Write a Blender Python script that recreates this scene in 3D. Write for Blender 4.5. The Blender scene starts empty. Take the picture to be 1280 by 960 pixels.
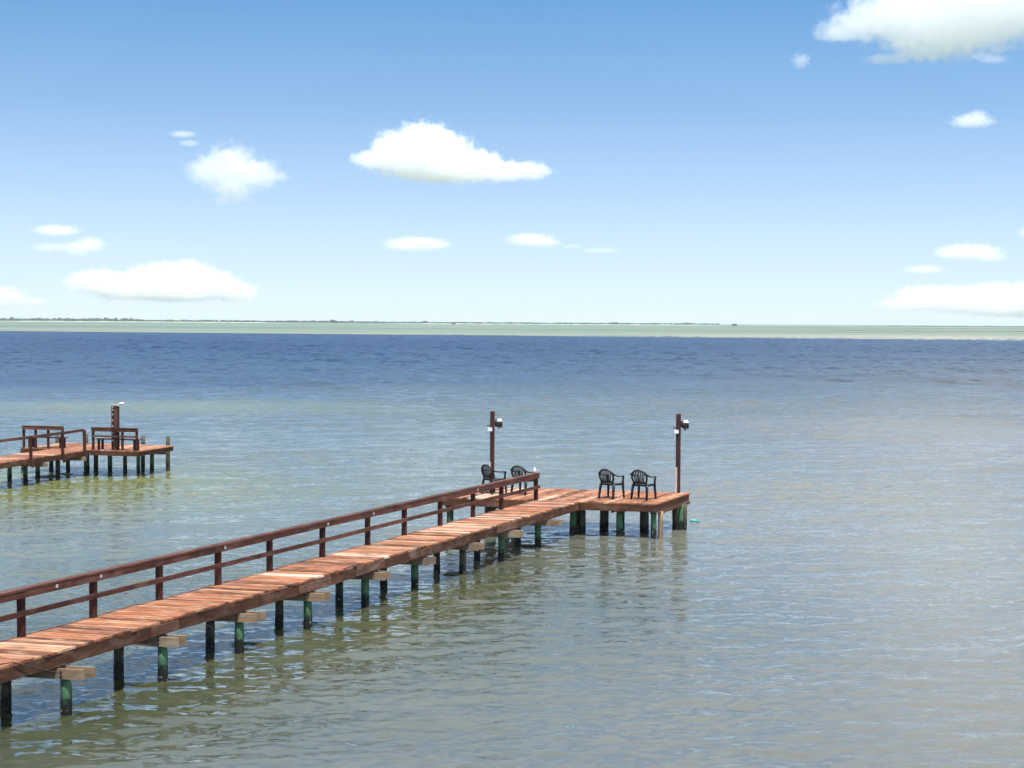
import bpy, bmesh, math, random
from mathutils import Vector, Matrix
random.seed(7)
R = math.radians
sc = bpy.context.scene
C = sc.collection

# ------------------------------------------------------------------ camera
F = 2000.0; HY = 403.0                       # focal length and horizon row, in pixels of a 1280 px wide frame
ROLL = math.atan(7.5/1280); TH = math.atan((480-HY)/F)
CAMZ = 6.0
cam = bpy.data.objects.new('camera', bpy.data.cameras.new('camera')); C.objects.link(cam)
cam.data.sensor_width = 36; cam.data.lens = F*36/1280
cam.data.clip_start = 0.1; cam.data.clip_end = 120000
fwd = Vector((0, math.cos(TH), -math.sin(TH))); up = Vector((0, math.sin(TH), math.cos(TH))); rt = Vector((1, 0, 0))
cr, sr = math.cos(ROLL), math.sin(ROLL)
# image right axis / image up axis with the roll
ir = rt*cr + up*sr
iu = up*cr - rt*sr
cam.matrix_world = Matrix(((ir.x, iu.x, -fwd.x, 0), (ir.y, iu.y, -fwd.y, 0), (ir.z, iu.z, -fwd.z, CAMZ), (0, 0, 0, 1)))
sc.camera = cam

def G(x, y, z=1.0):
    """surveyed point: where the sight line through photo pixel (x,y) meets height z"""
    u, v = x-640, y-480
    d = ir*u - iu*v + fwd*F
    k = (z-CAMZ)/d.z
    return Vector((d.x*k, d.y*k, z))
def RAY(x, y, dist):
    u, v = x-640, y-480
    d = (ir*u - iu*v + fwd*F).normalized()
    return Vector((0, 0, CAMZ)) + d*dist

# ------------------------------------------------------------------ materials
def new_mat(name):
    m = bpy.data.materials.new(name); m.use_nodes = True
    nt = m.node_tree; nt.nodes.clear()
    out = nt.nodes.new('ShaderNodeOutputMaterial')
    b = nt.nodes.new('ShaderNodeBsdfPrincipled'); nt.links.new(b.outputs[0], out.inputs[0])
    return m, nt, b, out
def N(nt, t, **kw):
    n = nt.nodes.new('ShaderNode'+t)
    for k, v in kw.items():
        if k in n.inputs: n.inputs[k].default_value = v
        else: setattr(n, k, v)
    return n
def ramp(nt, src, stops, interp='LINEAR'):
    r = nt.nodes.new('ShaderNodeValToRGB'); r.color_ramp.interpolation = interp
    e = r.color_ramp.elements
    while len(e) > 1: e.remove(e[-1])
    e[0].position, e[0].color = stops[0][0], (*stops[0][1], 1)
    for p, c in stops[1:]:
        q = e.new(p); q.color = (*c, 1)
    nt.links.new(src, r.inputs[0]); return r.outputs[0]
def math_(nt, op, a, b=None, clamp=False, c=None):
    n = nt.nodes.new('ShaderNodeMath'); n.operation = op; n.use_clamp = clamp
    for i, v in enumerate((a, b, c)):
        if v is None: continue
        if isinstance(v, (int, float)): n.inputs[i].default_value = v
        else: nt.links.new(v, n.inputs[i])
    return n.outputs[0]
def mixc(nt, fac, a, b, mode='MIX'):
    n = nt.nodes.new('ShaderNodeMix'); n.data_type = 'RGBA'; n.blend_type = mode
    for i, v in ((0, fac), (6, a), (7, b)):
        if isinstance(v, (int, float)): n.inputs[i].default_value = v
        elif isinstance(v, tuple): n.inputs[i].default_value = (*v, 1)
        else: nt.links.new(v, n.inputs[i])
    return n.outputs[2]
def g3(v): return (v, v, v)

def wood(name, cols, rough=0.75, weather=0.35, pale=(0.55, 0.45, 0.38), dark=0.45):
    """board wood: cols = ramp of per-board tones; grain runs along u"""
    m, nt, b, out = new_mat(name)
    uv = N(nt, 'UVMap', uv_map='uv')
    at = N(nt, 'Attribute', attribute_name='rnd', attribute_type='GEOMETRY')
    base = ramp(nt, at.outputs['Fac'], [(i/(len(cols)-1), c) for i, c in enumerate(cols)])
    mp = N(nt, 'Mapping'); mp.inputs['Scale'].default_value = (1.3, 26, 1); nt.links.new(uv.outputs[0], mp.inputs[0])
    gr = N(nt, 'TexNoise', Scale=2.2, Detail=6.0, Roughness=0.65); nt.links.new(mp.outputs[0], gr.inputs['Vector'])
    mp2 = N(nt, 'Mapping'); mp2.inputs['Scale'].default_value = (1.2, 4, 1); nt.links.new(uv.outputs[0], mp2.inputs[0])
    bl = N(nt, 'TexNoise', Scale=1.6, Detail=4.0, Roughness=0.6); nt.links.new(mp2.outputs[0], bl.inputs['Vector'])
    c = mixc(nt, 1.0, base, ramp(nt, gr.outputs[0], [(0.3, g3(dark)), (0.55, g3(1.0)), (0.8, g3(1.25))]), 'MULTIPLY')
    w = math_(nt, 'MULTIPLY', ramp(nt, bl.outputs[0], [(0.48, g3(0)), (0.7, g3(1))]), weather)
    c = mixc(nt, w, c, pale)
    tcw = N(nt, 'TexCoord'); sn = N(nt, 'TexNoise', Scale=1.7, Detail=6.0, Roughness=.7); nt.links.new(tcw.outputs['Object'], sn.inputs['Vector'])
    c = mixc(nt, 1.0, c, ramp(nt, sn.outputs[0], [(.33, g3(.55)), (.5, g3(1)), (.75, g3(1.1))]), 'MULTIPLY')
    nt.links.new(c, b.inputs['Base Color'])
    b.inputs['Roughness'].default_value = rough
    b.inputs['Specular IOR Level'].default_value = 0.25
    bp = N(nt, 'Bump', Strength=0.4, Distance=0.01); nt.links.new(gr.outputs[0], bp.inputs['Height']); nt.links.new(bp.outputs[0], b.inputs['Normal'])
    return m
def plain(name, col, rough=0.5, metal=0.0, spec=0.5, var=0.25, scale=9.0):
    m, nt, b, out = new_mat(name)
    tc = N(nt, 'TexCoord'); n = N(nt, 'TexNoise', Scale=scale, Detail=5.0)
    nt.links.new(tc.outputs['Object'], n.inputs['Vector'])
    c = mixc(nt, 1.0, col, ramp(nt, n.outputs[0], [(0.3, g3(1-var)), (0.7, g3(1+var*0.4))]), 'MULTIPLY')
    nt.links.new(c, b.inputs['Base Color'])
    b.inputs['Roughness'].default_value = rough; b.inputs['Metallic'].default_value = metal
    b.inputs['Specular IOR Level'].default_value = spec
    return m

M = {}
M['deck'] = wood('deck_boards', [(0.09, 0.033, 0.016), (0.24, 0.085, 0.038), (0.39, 0.137, 0.057), (0.45, 0.175, 0.077), (0.31, 0.105, 0.047), (0.52, 0.27, 0.145), (0.72, 0.57, 0.44)], weather=0.5, pale=(0.60, 0.41, 0.27), dark=0.4)
M['fascia'] = wood('rim_boards', [(0.075, 0.030, 0.014), (0.11, 0.045, 0.022), (0.15, 0.062, 0.032)], weather=0.3, pale=(0.32, 0.2, 0.15))
M['splice'] = wood('splice_boards', [(0.13, 0.06, 0.035), (0.19, 0.095, 0.06)], weather=0.5, pale=(0.38, 0.26, 0.2))
M['rail'] = wood('handrail_boards', [(0.075, 0.028, 0.017), (0.11, 0.040, 0.025), (0.14, 0.056, 0.036)], weather=0.3, pale=(0.36, 0.22, 0.19))
M['post'] = wood('post_timber', [(0.045, 0.014, 0.009), (0.075, 0.023, 0.015)], weather=0.15, pale=(0.3, 0.17, 0.14))
M['beam'] = wood('cap_beams', [(0.24, 0.165, 0.10), (0.31, 0.21, 0.13), (0.25, 0.19, 0.13)], weather=0.3, pale=(0.5, 0.42, 0.32), dark=0.6)
M['greypost'] = wood('weathered_posts', [(0.10, 0.06, 0.045), (0.15, 0.09, 0.06)], weather=0.25, pale=(0.3, 0.22, 0.17))
M['tanpile'] = wood('stripped_pile', [(0.32, 0.2, 0.11), (0.36, 0.22, 0.13)], weather=0.2, dark=0.3)

def pile_mat(name, top, top2):
    m, nt, b, out = new_mat(name)
    geo = N(nt, 'NewGeometry'); sx = N(nt, 'SeparateXYZ'); nt.links.new(geo.outputs['Position'], sx.inputs[0])
    mp = N(nt, 'Mapping'); mp.inputs['Scale'].default_value = (9, 9, 1.3); nt.links.new(geo.outputs['Position'], mp.inputs[0])
    n = N(nt, 'TexNoise', Scale=2.0, Detail=5.0); nt.links.new(mp.outputs[0], n.inputs['Vector'])
    n2 = N(nt, 'TexNoise', Scale=14.0, Detail=4.0); nt.links.new(geo.outputs['Position'], n2.inputs['Vector'])
    body = mixc(nt, ramp(nt, n.outputs[0], [(0.35, g3(0)), (0.65, g3(1))]), top, top2)
    sp = N(nt, 'TexVoronoi', Scale=17.0); nt.links.new(geo.outputs['Position'], sp.inputs['Vector'])
    barn = math_(nt, 'MULTIPLY', math_(nt, 'LESS_THAN', sp.outputs['Distance'], 0.30), math_(nt, 'GREATER_THAN', n2.outputs[0], 0.56))
    wet = mixc(nt, barn, (0.012, 0.014, 0.010), (0.32, 0.30, 0.25))
    zz = math_(nt, 'ADD', sx.outputs['Z'], math_(nt, 'MULTIPLY', math_(nt, 'SUBTRACT', n2.outputs[0], 0.5), 0.35))
    c = mixc(nt, ramp(nt, zz, [(0.2, g3(1)), (0.34, g3(0))]), body, wet)
    nt.links.new(c, b.inputs['Base Color']); b.inputs['Roughness'].default_value = 0.7
    b.inputs['Specular IOR Level'].default_value = 0.3
    bp = N(nt, 'Bump', Strength=0.6, Distance=0.02); nt.links.new(n.outputs[0], bp.inputs['Height']); nt.links.new(bp.outputs[0], b.inputs['Normal'])
    return m
M['pile'] = pile_mat('green_pile', (0.045, 0.13, 0.065), (0.10, 0.18, 0.09))
M['pile_old'] = pile_mat('dark_pile', (0.045, 0.055, 0.036), (0.10, 0.09, 0.055))
M['black'] = plain('black_resin', (0.010, 0.011, 0.014), rough=0.42, spec=0.45)
M['lampgrey'] = plain('lamp_housing', (0.5, 0.5, 0.49), rough=0.35, metal=0.3)
M['lampdark'] = plain('lamp_black_metal', (0.03, 0.028, 0.026), rough=0.4)
M['lens'] = plain('lamp_lens', (0.22, 0.25, 0.27), rough=0.1, var=0.1)
M['conduit'] = plain('pvc_conduit', (0.58, 0.42, 0.36), rough=0.6)
M['white'] = plain('white_plastic', (0.8, 0.8, 0.78), rough=0.4, var=0.1)
M['zinc'] = plain('zinc_bracket', (0.62, 0.6, 0.58), rough=0.45, metal=0.3)
M['rope'] = plain('old_rope', (0.035, 0.034, 0.04), rough=0.9)
M['float'] = plain('turquoise_plastic', (0.05, 0.42, 0.40), rough=0.3, var=0.1)
M['bird'] = plain('dark_feathers', (0.04, 0.038, 0.036), rough=0.9)

# ------------------------------------------------------------------ mesh builder
class MB:
    def __init__(s, origin=Vector((0, 0, 0)), fn=None):
        s.v = []; s.f = []; s.uv = []; s.rn = []; s.o = Vector(origin); s.fn = fn or (lambda a, b, c: Vector((a, b, c))); s.smooth = []
    def quadprism(s, P, u_len, rnd=None, axis_uv=None):
        """P: 8 points, 0-3 bottom ring, 4-7 top ring (world); u runs along the longest edge"""
        i = len(s.v); s.v += [tuple(Vector(p)-s.o) for p in P]
        rnd = random.random() if rnd is None else rnd
        off = random.uniform(0, 50)
        ex = (P[1]-P[0]); ey = (P[3]-P[0]); ez = (P[4]-P[0])
        L = [(ex.length, ex.normalized()), (ey.length, ey.normalized()), (ez.length, ez.normalized())]
        ua = max(L, key=lambda q: q[0])[1]
        for fc in ((0, 3, 2, 1), (4, 5, 6, 7), (0, 1, 5, 4), (1, 2, 6, 5), (2, 3, 7, 6), (3, 0, 4, 7)):
            s.f.append([i+k for k in fc]); s.smooth.append(False); s.rn.append(rnd)
            a = P[fc[0]]; e1 = P[fc[1]]-a; e2 = P[fc[3]]-a
            vdir = e2.normalized() if abs(e1.normalized().dot(ua)) > abs(e2.normalized().dot(ua)) else e1.normalized()
            s.uv.append([((P[k]-P[0]).dot(ua)+off, (P[k]-P[0]).dot(vdir)+off*0.37) for k in fc])
    def box(s, a0, a1, b0, b1, z0, z1, rnd=None, jit=0.0):
        P = [s.fn(a0, b0, z0), s.fn(a1, b0, z0), s.fn(a1, b1, z0), s.fn(a0, b1, z0),
             s.fn(a0, b0, z1), s.fn(a1, b0, z1), s.fn(a1, b1, z1), s.fn(a0, b1, z1)]
        if jit:
            P = [p+Vector((random.uniform(-jit, jit), random.uniform(-jit, jit), random.uniform(-jit, jit)*0.6)) for p in P]
        s.quadprism(P, 1, rnd)
    def bar(s, p, q, w, h, upv=Vector((0, 0, 1)), rnd=None):
        p, q = Vector(p), Vector(q); d = (q-p).normalized()
        if abs(d.dot(upv)) > 0.98: upv = Vector((0, 1, 0))
        sd = d.cross(upv).normalized(); u2 = sd.cross(d).normalized()
        P = []
        for c in (p, q):
            pass
        a = sd*w/2; b = u2*h/2
        P = [p-a-b, q-a-b, q+a-b, p+a-b, p-a+b, q-a+b, q+a+b, p+a+b]
        s.quadprism(P, 1, rnd)
    def sweep(s, pts, w, h, side=None, n=8, rnd=0.5, cap=True):
        """rounded tube along pts; w,h number or list: half sizes along the side/other axis"""
        pts = [Vector(p) for p in pts]; m = len(pts)
        W = w if isinstance(w, (list, tuple)) else [w]*m; H = h if isinstance(h, (list, tuple)) else [h]*m
        base = len(s.v); prev = None
        for k in range(m):
            d = (pts[min(k+1, m-1)]-pts[max(k-1, 0)]).normalized()
            sd = Vector(side) if side is not None else (prev if prev is not None else (Vector((1, 0, 0)) if abs(d.x) < 0.8 else Vector((0, 1, 0))))
            sd = (sd-d*sd.dot(d)).normalized(); prev = sd; o = d.cross(sd)
            for j in range(n):
                a = 2*math.pi*(j+0.5)/n
                s.v.append(tuple(pts[k]+sd*math.cos(a)*W[k]+o*math.sin(a)*H[k]-s.o))
        for k in range(m-1):
            for j in range(n):
                s.f.append([base+k*n+j, base+k*n+(j+1) % n, base+(k+1)*n+(j+1) % n, base+(k+1)*n+j]); s.smooth.append(n > 4)
                s.rn.append(rnd); s.uv.append([(k*.1, j*.05), (k*.1, j*.05+.05), (k*.1+.1, j*.05+.05), (k*.1+.1, j*.05)])
        if cap:
            for k, rev in ((0, True), (m-1, False)):
                f = [base+k*n+j for j in range(n)]
                if rev: f.reverse()
                s.f.append(f); s.smooth.append(False); s.rn.append(rnd); s.uv.append([(0.05*math.cos(j), 0.05*math.sin(j)) for j in range(n)])
    def build(s, name, mat, parent=None, loc=None):
        me = bpy.data.meshes.new(name); me.from_pydata(s.v, [], s.f)
        me.polygons.foreach_set('use_smooth', s.smooth)
        uvl = me.uv_layers.new(name='uv'); at = me.attributes.new('rnd', 'FLOAT', 'FACE')
        flat = [c for f in s.uv for p in f for c in p]; uvl.data.foreach_set('uv', flat)
        at.data.foreach_set('value', s.rn)
        me.materials.append(mat); me.update()
        o = bpy.data.objects.new(name, me); C.objects.link(o)
        if parent is not None: o.parent = parent
        else: o.location = s.o
        return o
def tag(o, label=None, cat=None, group=None, kind=None):
    if label: o['label'] = label
    if cat: o['category'] = cat
    if group: o['group'] = group
    if kind: o['kind'] = kind
    return o
def empty(name, loc, rz=0.0):
    o = bpy.data.objects.new(name, None); C.objects.link(o); o.location = loc; o.rotation_euler = (0, 0, rz); o.empty_display_size = 0.3
    return o
def copy_tree(o, parent=None):
    c = o.copy(); C.objects.link(c)
    if parent is not None: c.parent = parent
    for ch in [x for x in C.objects if x.parent == o]: copy_tree(ch, c)
    return c

# ------------------------------------------------------------------ the main pier
A1 = Vector((0.39017, 0.92074, 0)); B1 = Vector((0.97440, -0.22483, 0))
O1 = G(667.5, 624.5, 1.0); O1.z = 0
def fn1(s, t, z): return O1 + A1*s + B1*t + Vector((0, 0, z))
def frame_fn(O, A, B, shift=Vector((0, 0, 0))):
    return lambda s, t, z: O + A*s + B*t + Vector((0, 0, z))
ZD = 1.0
pier = empty('wooden_pier', O1)
tag(pier, 'long red-brown wooden pier with one handrail ending in a wide platform', 'pier')
mb = MB(O1, fn1)
s = -27.0
wob = lambda s: 0.012*math.sin(s*0.9)+0.010*math.sin(s*2.3+1)
while s < -0.13:                                        # walkway boards, laid across
    w = random.choice([0.137, 0.137, 0.14, 0.135])
    if s+w > -0.12: w = -0.12-s
    z = ZD+wob(s)*0.5+random.uniform(-.004, .004)
    sk = random.uniform(-.006, .006)
    e0 = random.uniform(-.018, .02); e1 = random.uniform(-.03, .03)
    P = [fn1(s+sk, 0.03+e0, z-.035), fn1(s+w+sk, 0.03+e0, z-.035), fn1(s+w-sk, 1.34+e1, z-.035), fn1(s-sk, 1.34+e1, z-.035)]
    P += [p+Vector((0, 0, .035)) for p in P]
    mb.quadprism(P, 1)
    s += w+random.uniform(.010, .022)
mb.build('walkway_deck', M['deck'], pier)
mb = MB(O1, fn1)
t = -2.66
while t < 3.44:                                         # platform boards, laid end-on to the walkway
    w = random.choice([0.137, 0.14, 0.135])
    z = ZD+random.uniform(-.004, .004)
    for (a, b) in ((-.10, 3.12),) if random.random() < .5 else ((-.10, 1.5), (1.508, 3.12)):
        mb.box(a+random.uniform(-.02, .02) if a < 0 else a, b+(random.uniform(-.03, .03) if b > 3 else 0), t, t+w, z-.035, z, jit=.002)
    t += w+random.uniform(.008, .018)
mb.build('platform_deck', M['deck'], pier)
# rim boards (right side of the walkway in lengths, with slight sag)
mb = MB(O1, fn1)
s = -27.0; k = 0
while s < -0.15:
    e = min(s+2.45+random.uniform(-.3, .3), -0.13)
    dz0, dz1 = wob(s), wob(e)
    for tt in (1.31, 0.0):
        P = [fn1(s, tt, ZD-.24+dz0), fn1(e-.004, tt, ZD-.24+dz1), fn1(e-.004, tt+.04, ZD-.24+dz1), fn1(s, tt+.04, ZD-.24+dz0),
             fn1(s, tt, ZD-.04+dz0*.5), fn1(e-.004, tt, ZD-.04+dz1*.5), fn1(e-.004, tt+.04, ZD-.04+dz1*.5), fn1(s, tt+.04, ZD-.04+dz0*.5)]
        mb.quadprism(P, 1)
    s = e
mb.box(-27, -.13, .64, .68, ZD-.22, ZD-.04)            # middle joist
mb.build('walkway_rim_board', M['fascia'], pier)
mb = MB(O1, fn1)
for a, b in ((-2.64, -1.2), (-1.195, -.01), (1.36, 2.5), (2.505, 3.495)): mb.box(-.12, -.08, a, b, ZD-.235, ZD-.037, jit=.004)
for a, b in ((-.07, 1.5), (1.505, 3.1)):
    mb.box(a, b, 3.455, 3.495, ZD-.235, ZD-.037, jit=.004); mb.box(a, b, -2.65, -2.61, ZD-.235, ZD-.037, jit=.004)
mb.box(3.06, 3.10, -2.6, 3.44, ZD-.235, ZD-.037)
for i in range(9): mb.box(.0+.06, 3.05, -2.2+i*.63, -2.16+i*.63, ZD-.23, ZD-.038)
mb.build('platform_rim_board', M['fascia'], pier)
for (px, py, L) in ((212, 776, .75), (395, 722, 1.2), (461, 702, 1.2), (526, 684, 1.1), (634, 653, 1.2)):
    p = G(px, py, ZD)-O1; m_ = Matrix(((A1.x, B1.x), (A1.y, B1.y))).inverted()
    s0 = (m_ @ Vector((p.x, p.y)))[0]
    mb = MB(O1, fn1); mb.box(s0-L/2, s0+L/2, 1.352, 1.385, ZD-.215+wob(s0), ZD-.055+wob(s0), jit=.005)
    tag(mb.build('splice_board', M['splice'], pier), 'paler short board nailed over a joint of the rim')

# piles under the walkway and double cap beams
bents = [-24.85, -22.42, -19.85, -17.38, -14.95, -12.28, -9.95, -7.4, -5.05, -2.4]
capsT = [1.76, 1.76, 1.68, 1.66, 1.66, 1.60, 1.50, 1.56, 1.62, 1.62]
def pile(s, t, ztop, r=.105, mat='pile', lean=(0, 0), fn=fn1, O=O1, name='piling', parent=pier):
    b = fn(s, t, -1.3); tp = fn(s, t, ztop)+Vector((lean[0], lean[1], 0))
    mb = MB(O); pts = []; rr = []
    for i in range(9):
        q = b.lerp(tp, i/8); q += Vector((random.uniform(-.006, .006), random.uniform(-.006, .006), 0)); pts.append(q); rr.append(r*(1.08-.12*i/8)*random.uniform(.97, 1.03))
    mb.sweep(pts, rr, rr, n=14)
    return mb.build(name, M[mat], parent)
for i, sb in enumerate(bents):
    pile(sb, [1.4, 1.4, 1.34, 1.27, 1.26, 1.10, 1.10, 1.13, 1.11, 1.05][i], ZD-.42, r=.087, mat='pile' if i not in (7,) else 'pile_old', lean=(random.uniform(-.02, .02), 0))
    pile(sb+random.uniform(-.05, .05), [.45, .40, .56, .74, .64, .56, .4, .5, .5, .5][i], ZD-.42, r=.085, mat='pile_old', lean=(random.uniform(-.02, .02), 0))
    for d, ext in ((-.125, 0), (.085, random.uniform(-.02, .06))):
        mb = MB(O1, fn1); z0 = ZD-.245-.165+wob(sb)-.004
        mb.box(sb+d, sb+d+.045 if d > 0 else sb+d+.045, -.25, capsT[i]+ext, z0, z0+.16, jit=.004)
        bmo = mb.build('cap_beam', M['beam'], pier)
        if d < 0:
            for zz in (.045, .115):
                mb = MB(O1); q_ = fn1(sb+d, [1.4, 1.4, 1.34, 1.27, 1.26, 1.10, 1.10, 1.13, 1.11, 1.05][i]+.01, z0+zz); mb.sweep([q_-A1*.018, q_+A1*.004], .016, .016, n=6)
                mb.build('bolt', M['post'], bmo)
# platform piles
for (s_, t_, mat, r, top) in ((.30, 1.02, 'pile', .10, .76), (.42, 1.24, 'pile_old', .10, .76), (1.16, 1.62, 'pile_old', .13, .76), (.22, 2.38, 'pile', .10, .74),
                              (.98, 2.84, 'pile_old', .13, .76), (.16, 3.36, 'pile', .08, .76), (.25, 3.53, 'tanpile', .075, .76),
                              (2.30, 3.36, 'pile_old', .13, .76), (2.25, 3.50, 'pile', .08, .76), (2.3, 3.60, 'pile_old', .07, .76),
                              (.1, -2.5, 'pile_old', .10, .76), (.9, -1.6, 'pile_old', .12, .76), (1.1, -1.25, 'pile', .10, .76), (1.15, -1.05, 'pile_old', .08, .76),
                              (2.6, -2.4, 'pile_old', .12, .76), (2.7, .3, 'pile_old', .11, .76), (2.7, 1.6, 'pile_old', .11, .76)):
    pile(s_, t_, top, r=r, mat=mat)
for t_ in (-2.5, -1.3, 1.12, 2.3, 3.4):                # caps under the platform, ends just showing
    mb = MB(O1, fn1); mb.box(-.02, 3.0, t_-.09, t_-.045, ZD-.30, ZD-.237); mb.box(-.0, 3.0, t_+.11, t_+.155, ZD-.31, ZD-.237)
    mb.build('cap_beam', M['fascia'], pier)

# handrail
posts = [-25.4, -23.5, -21.69, -19.9, -18.03, -16.15, -14.30, -12.2, -10.16, -8.35, -6.4, -4.45, -2.62, -.15]
TP = .07; RH = .745
for s_ in posts:
    mb = MB(O1, fn1); lean = random.uniform(-.008, .008)
    P = [fn1(s_-.045, TP, ZD-.2), fn1(s_+.045, TP, ZD-.2), fn1(s_+.045, TP+.09, ZD-.2), fn1(s_-.045, TP+.09, ZD-.2)]
    P += [p+Vector((lean, lean, RH+.2-.012)) for p in P]; mb.quadprism(P, 1); mb.build('handrail_post', M['post'], pier)
def rail(z0, h, thick, name, over=0.0, jitter=.012):
    pts = [posts[0]-.5]+posts[1::2] + ([] if posts[-1] in posts[1::2] else [posts[-1]])
    pts[-1] = over
    zz = [random.uniform(-jitter, jitter) for _ in pts]
    for k in range(len(pts)-1):
        a, b = pts[k], pts[k+1]-.004
        mb = MB(O1, fn1)
        t0 = TP+.092
        mb.quadprism([fn1(a, t0, z0+zz[k]), fn1(b, t0, z0+zz[k+1]), fn1(b, t0+thick, z0+zz[k+1]), fn1(a, t0+thick, z0+zz[k]),
                      fn1(a, t0, z0+h+zz[k]), fn1(b, t0, z0+h+zz[k+1]), fn1(b, t0+thick, z0+h+zz[k+1]), fn1(a, t0+thick, z0+h+zz[k])], 1)
        mb.build(name, M['rail'], pier)
rail(ZD+RH-.115, .105, .038, 'top_rail', -.10)
rail(ZD+.33, .085, .036, 'middle_rail', -.06)
mb = MB(O1, fn1); zp = .0
pts = [-25.9, -21.7, -16.2, -10.2, -4.5, -.10]
for a, b in zip(pts, pts[1:]): mb.box(a, b-.004, TP-.02, TP+.135, ZD+RH-.006, ZD+RH+.032, jit=.003)
mb.build('rail_cap', M['rail'], pier)
for s_ in (-19.86, -16.1, -12.16, -10.1, -21.0, -4.4):
    mb = MB(O1, fn1); mb.box(s_+.02, s_+.07, TP+.132, TP+.139, ZD+RH-.075, ZD+RH-.02)
    tag(mb.build('bracket', M['zinc'], pier), 'small pale metal bracket on the top rail')

# ------------------------------------------------------------------ chairs
def make_chair():
    root = empty('resin_armchair', (0, 0, 0))
    seat = MB(); n = 9
    # seat shell: gently dished slab with rounded front lip
    verts = []; nx, ny = 9, 9
    for j in range(ny):
        for i in range(nx):
            x = -.225+.45*i/(nx-1); y = -.21+.43*j/(ny-1)
            x *= (1+.08*j/(ny-1))
            z = .415+.02*(j/(ny-1))-.018*(1-(2*i/(nx-1)-1)**2)
            if j == ny-1: z -= .03
            verts.append((x, y, z))
    b0 = len(seat.v)
    seat.v += verts; seat.v += [(x, y, z-.018) for x, y, z in verts]
    K = nx*ny
    def q(a, b, c, d):
        seat.f.append([a, b, c, d]); seat.smooth.append(True); seat.rn.append(.5); seat.uv.append([(0, 0), (0.1, 0), (.1, .1), (0, .1)])
    for j in range(ny-1):
        for i in range(nx-1):
            a = j*nx+i
            q(a, a+1, a+nx+1, a+nx); q(K+a, K+a+nx, K+a+nx+1, K+a+1)
    for i in range(nx-1): q(i, K+i, K+i+1, i+1); a = (ny-1)*nx+i; q(a, a+1, K+a+1, K+a)
    for j in range(ny-1): a = j*nx; q(a, a+nx, K+a+nx, K+a); a = j*nx+nx-1; q(a, K+a, K+a+nx, a+nx)
    seat.sweep([(-.235, -.2, .405), (-.245, .0, .40), (-.25, .21, .40)], .012, .03, n=8)
    seat.sweep([(.235, -.2, .405), (.245, .0, .40), (.25, .21, .40)], .012, .03, n=8)
    seat.sweep([(-.235, -.21, .40), (.235, -.21, .40)], .028, .012, side=(0, 0, 1), n=8)
    seat.build('seat', M['black'], root)
    back = MB()
    arch = []
    for k in range(17):
        a = math.pi*k/16
        x = .235*math.cos(a); z = .60+.225*math.sin(a)**.8
        arch.append((x, -.245-.05*(z-.6)/.2-.03*(1-abs(math.cos(a))), z))
    arch = [(.19, -.215, .475), (.215, -.225, .53)]+arch+[(-.215, -.225, .53), (-.19, -.215, .475)]
    back.sweep(arch, .040, .026, n=8, side=(0, 1, 0))
    back.sweep([(-.19, -.215, .475), (0, -.235, .468), (.19, -.215, .475)], .03, .012, side=(0, 0, 1), n=8)
    for k in range(7):
        x = -.15+.05*k
        zt = .60+.225*max(0, 1-(x*1.12/.235)**2)**.4
        back.sweep([(x*.82, -.235, .475), (x, -.262, .62), (x*1.12, -.245-.05*(zt-.6)/.2-.02, zt)], .0185, .007, side=(1, 0, 0), n=6)
    for sx in (-1, 1): back.sweep([(sx*.20, -.205, .40), (sx*.20, -.215, .44), (sx*.195, -.215, .50)], .03, .014, side=(1, 0, 0), n=8)
    back.build('backrest', M['black'], root)
    for sx in (-1, 1):
        arm = MB()
        arm.sweep([(sx*.215, -.285, .735), (sx*.25, -.26, .70), (sx*.275, -.19, .655), (sx*.285, -.08, .635), (sx*.29, .06, .63), (sx*.285, .17, .628), (sx*.27, .225, .615)],
                  [.028, .034, .038, .04, .04, .04, .034], .018, side=(1, 0, 0), n=8)
        arm.build('armrest', M['black'], root)
        lg = MB()
        lg.sweep([(sx*.275, .19, .62), (sx*.262, .20, .50), (sx*.25, .205, .40), (sx*.262, .225, .2), (sx*.275, .24, 0)], [.03, .028, .04, .036, .028], [.036, .03, .04, .034, .028], side=(1, 0, 0), n=8)
        lg.build('leg', M['black'], root)
        lg = MB()
        lg.sweep([(sx*.215, -.2, .42), (sx*.228, -.225, .3), (sx*.245, -.27, 0)], [.048, .042, .032], [.036, .034, .028], side=(1, 0, 0), n=8)
        lg.build('leg', M['black'], root)
    return root
chair0 = make_chair()
CH = [(0.98, 1.88, -38, 'black resin armchair at the centre of the platform, left neighbour of the rightmost chair'),
      (0.98, 2.80, -32, 'rightmost black resin armchair, between the other chairs and the pole at the platform corner'),
      (1.35, -1.72, -50, 'leftmost black resin armchair, in front of the left lamp pole behind the handrail'),
      (1.30, -.82, -34, 'black resin armchair partly hidden behind the end of the handrail')]
for i, (s_, t_, a, lab) in enumerate(CH):
    c = chair0 if i == 0 else copy_tree(chair0)
    p = fn1(s_, t_, ZD+.004); c.location = p; c.rotation_euler = (0, 0, R(a)); c.scale = (1.0, 1.0, 1.02)
    tag(c, lab, 'chair', 'black resin armchairs on the platform')

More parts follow.
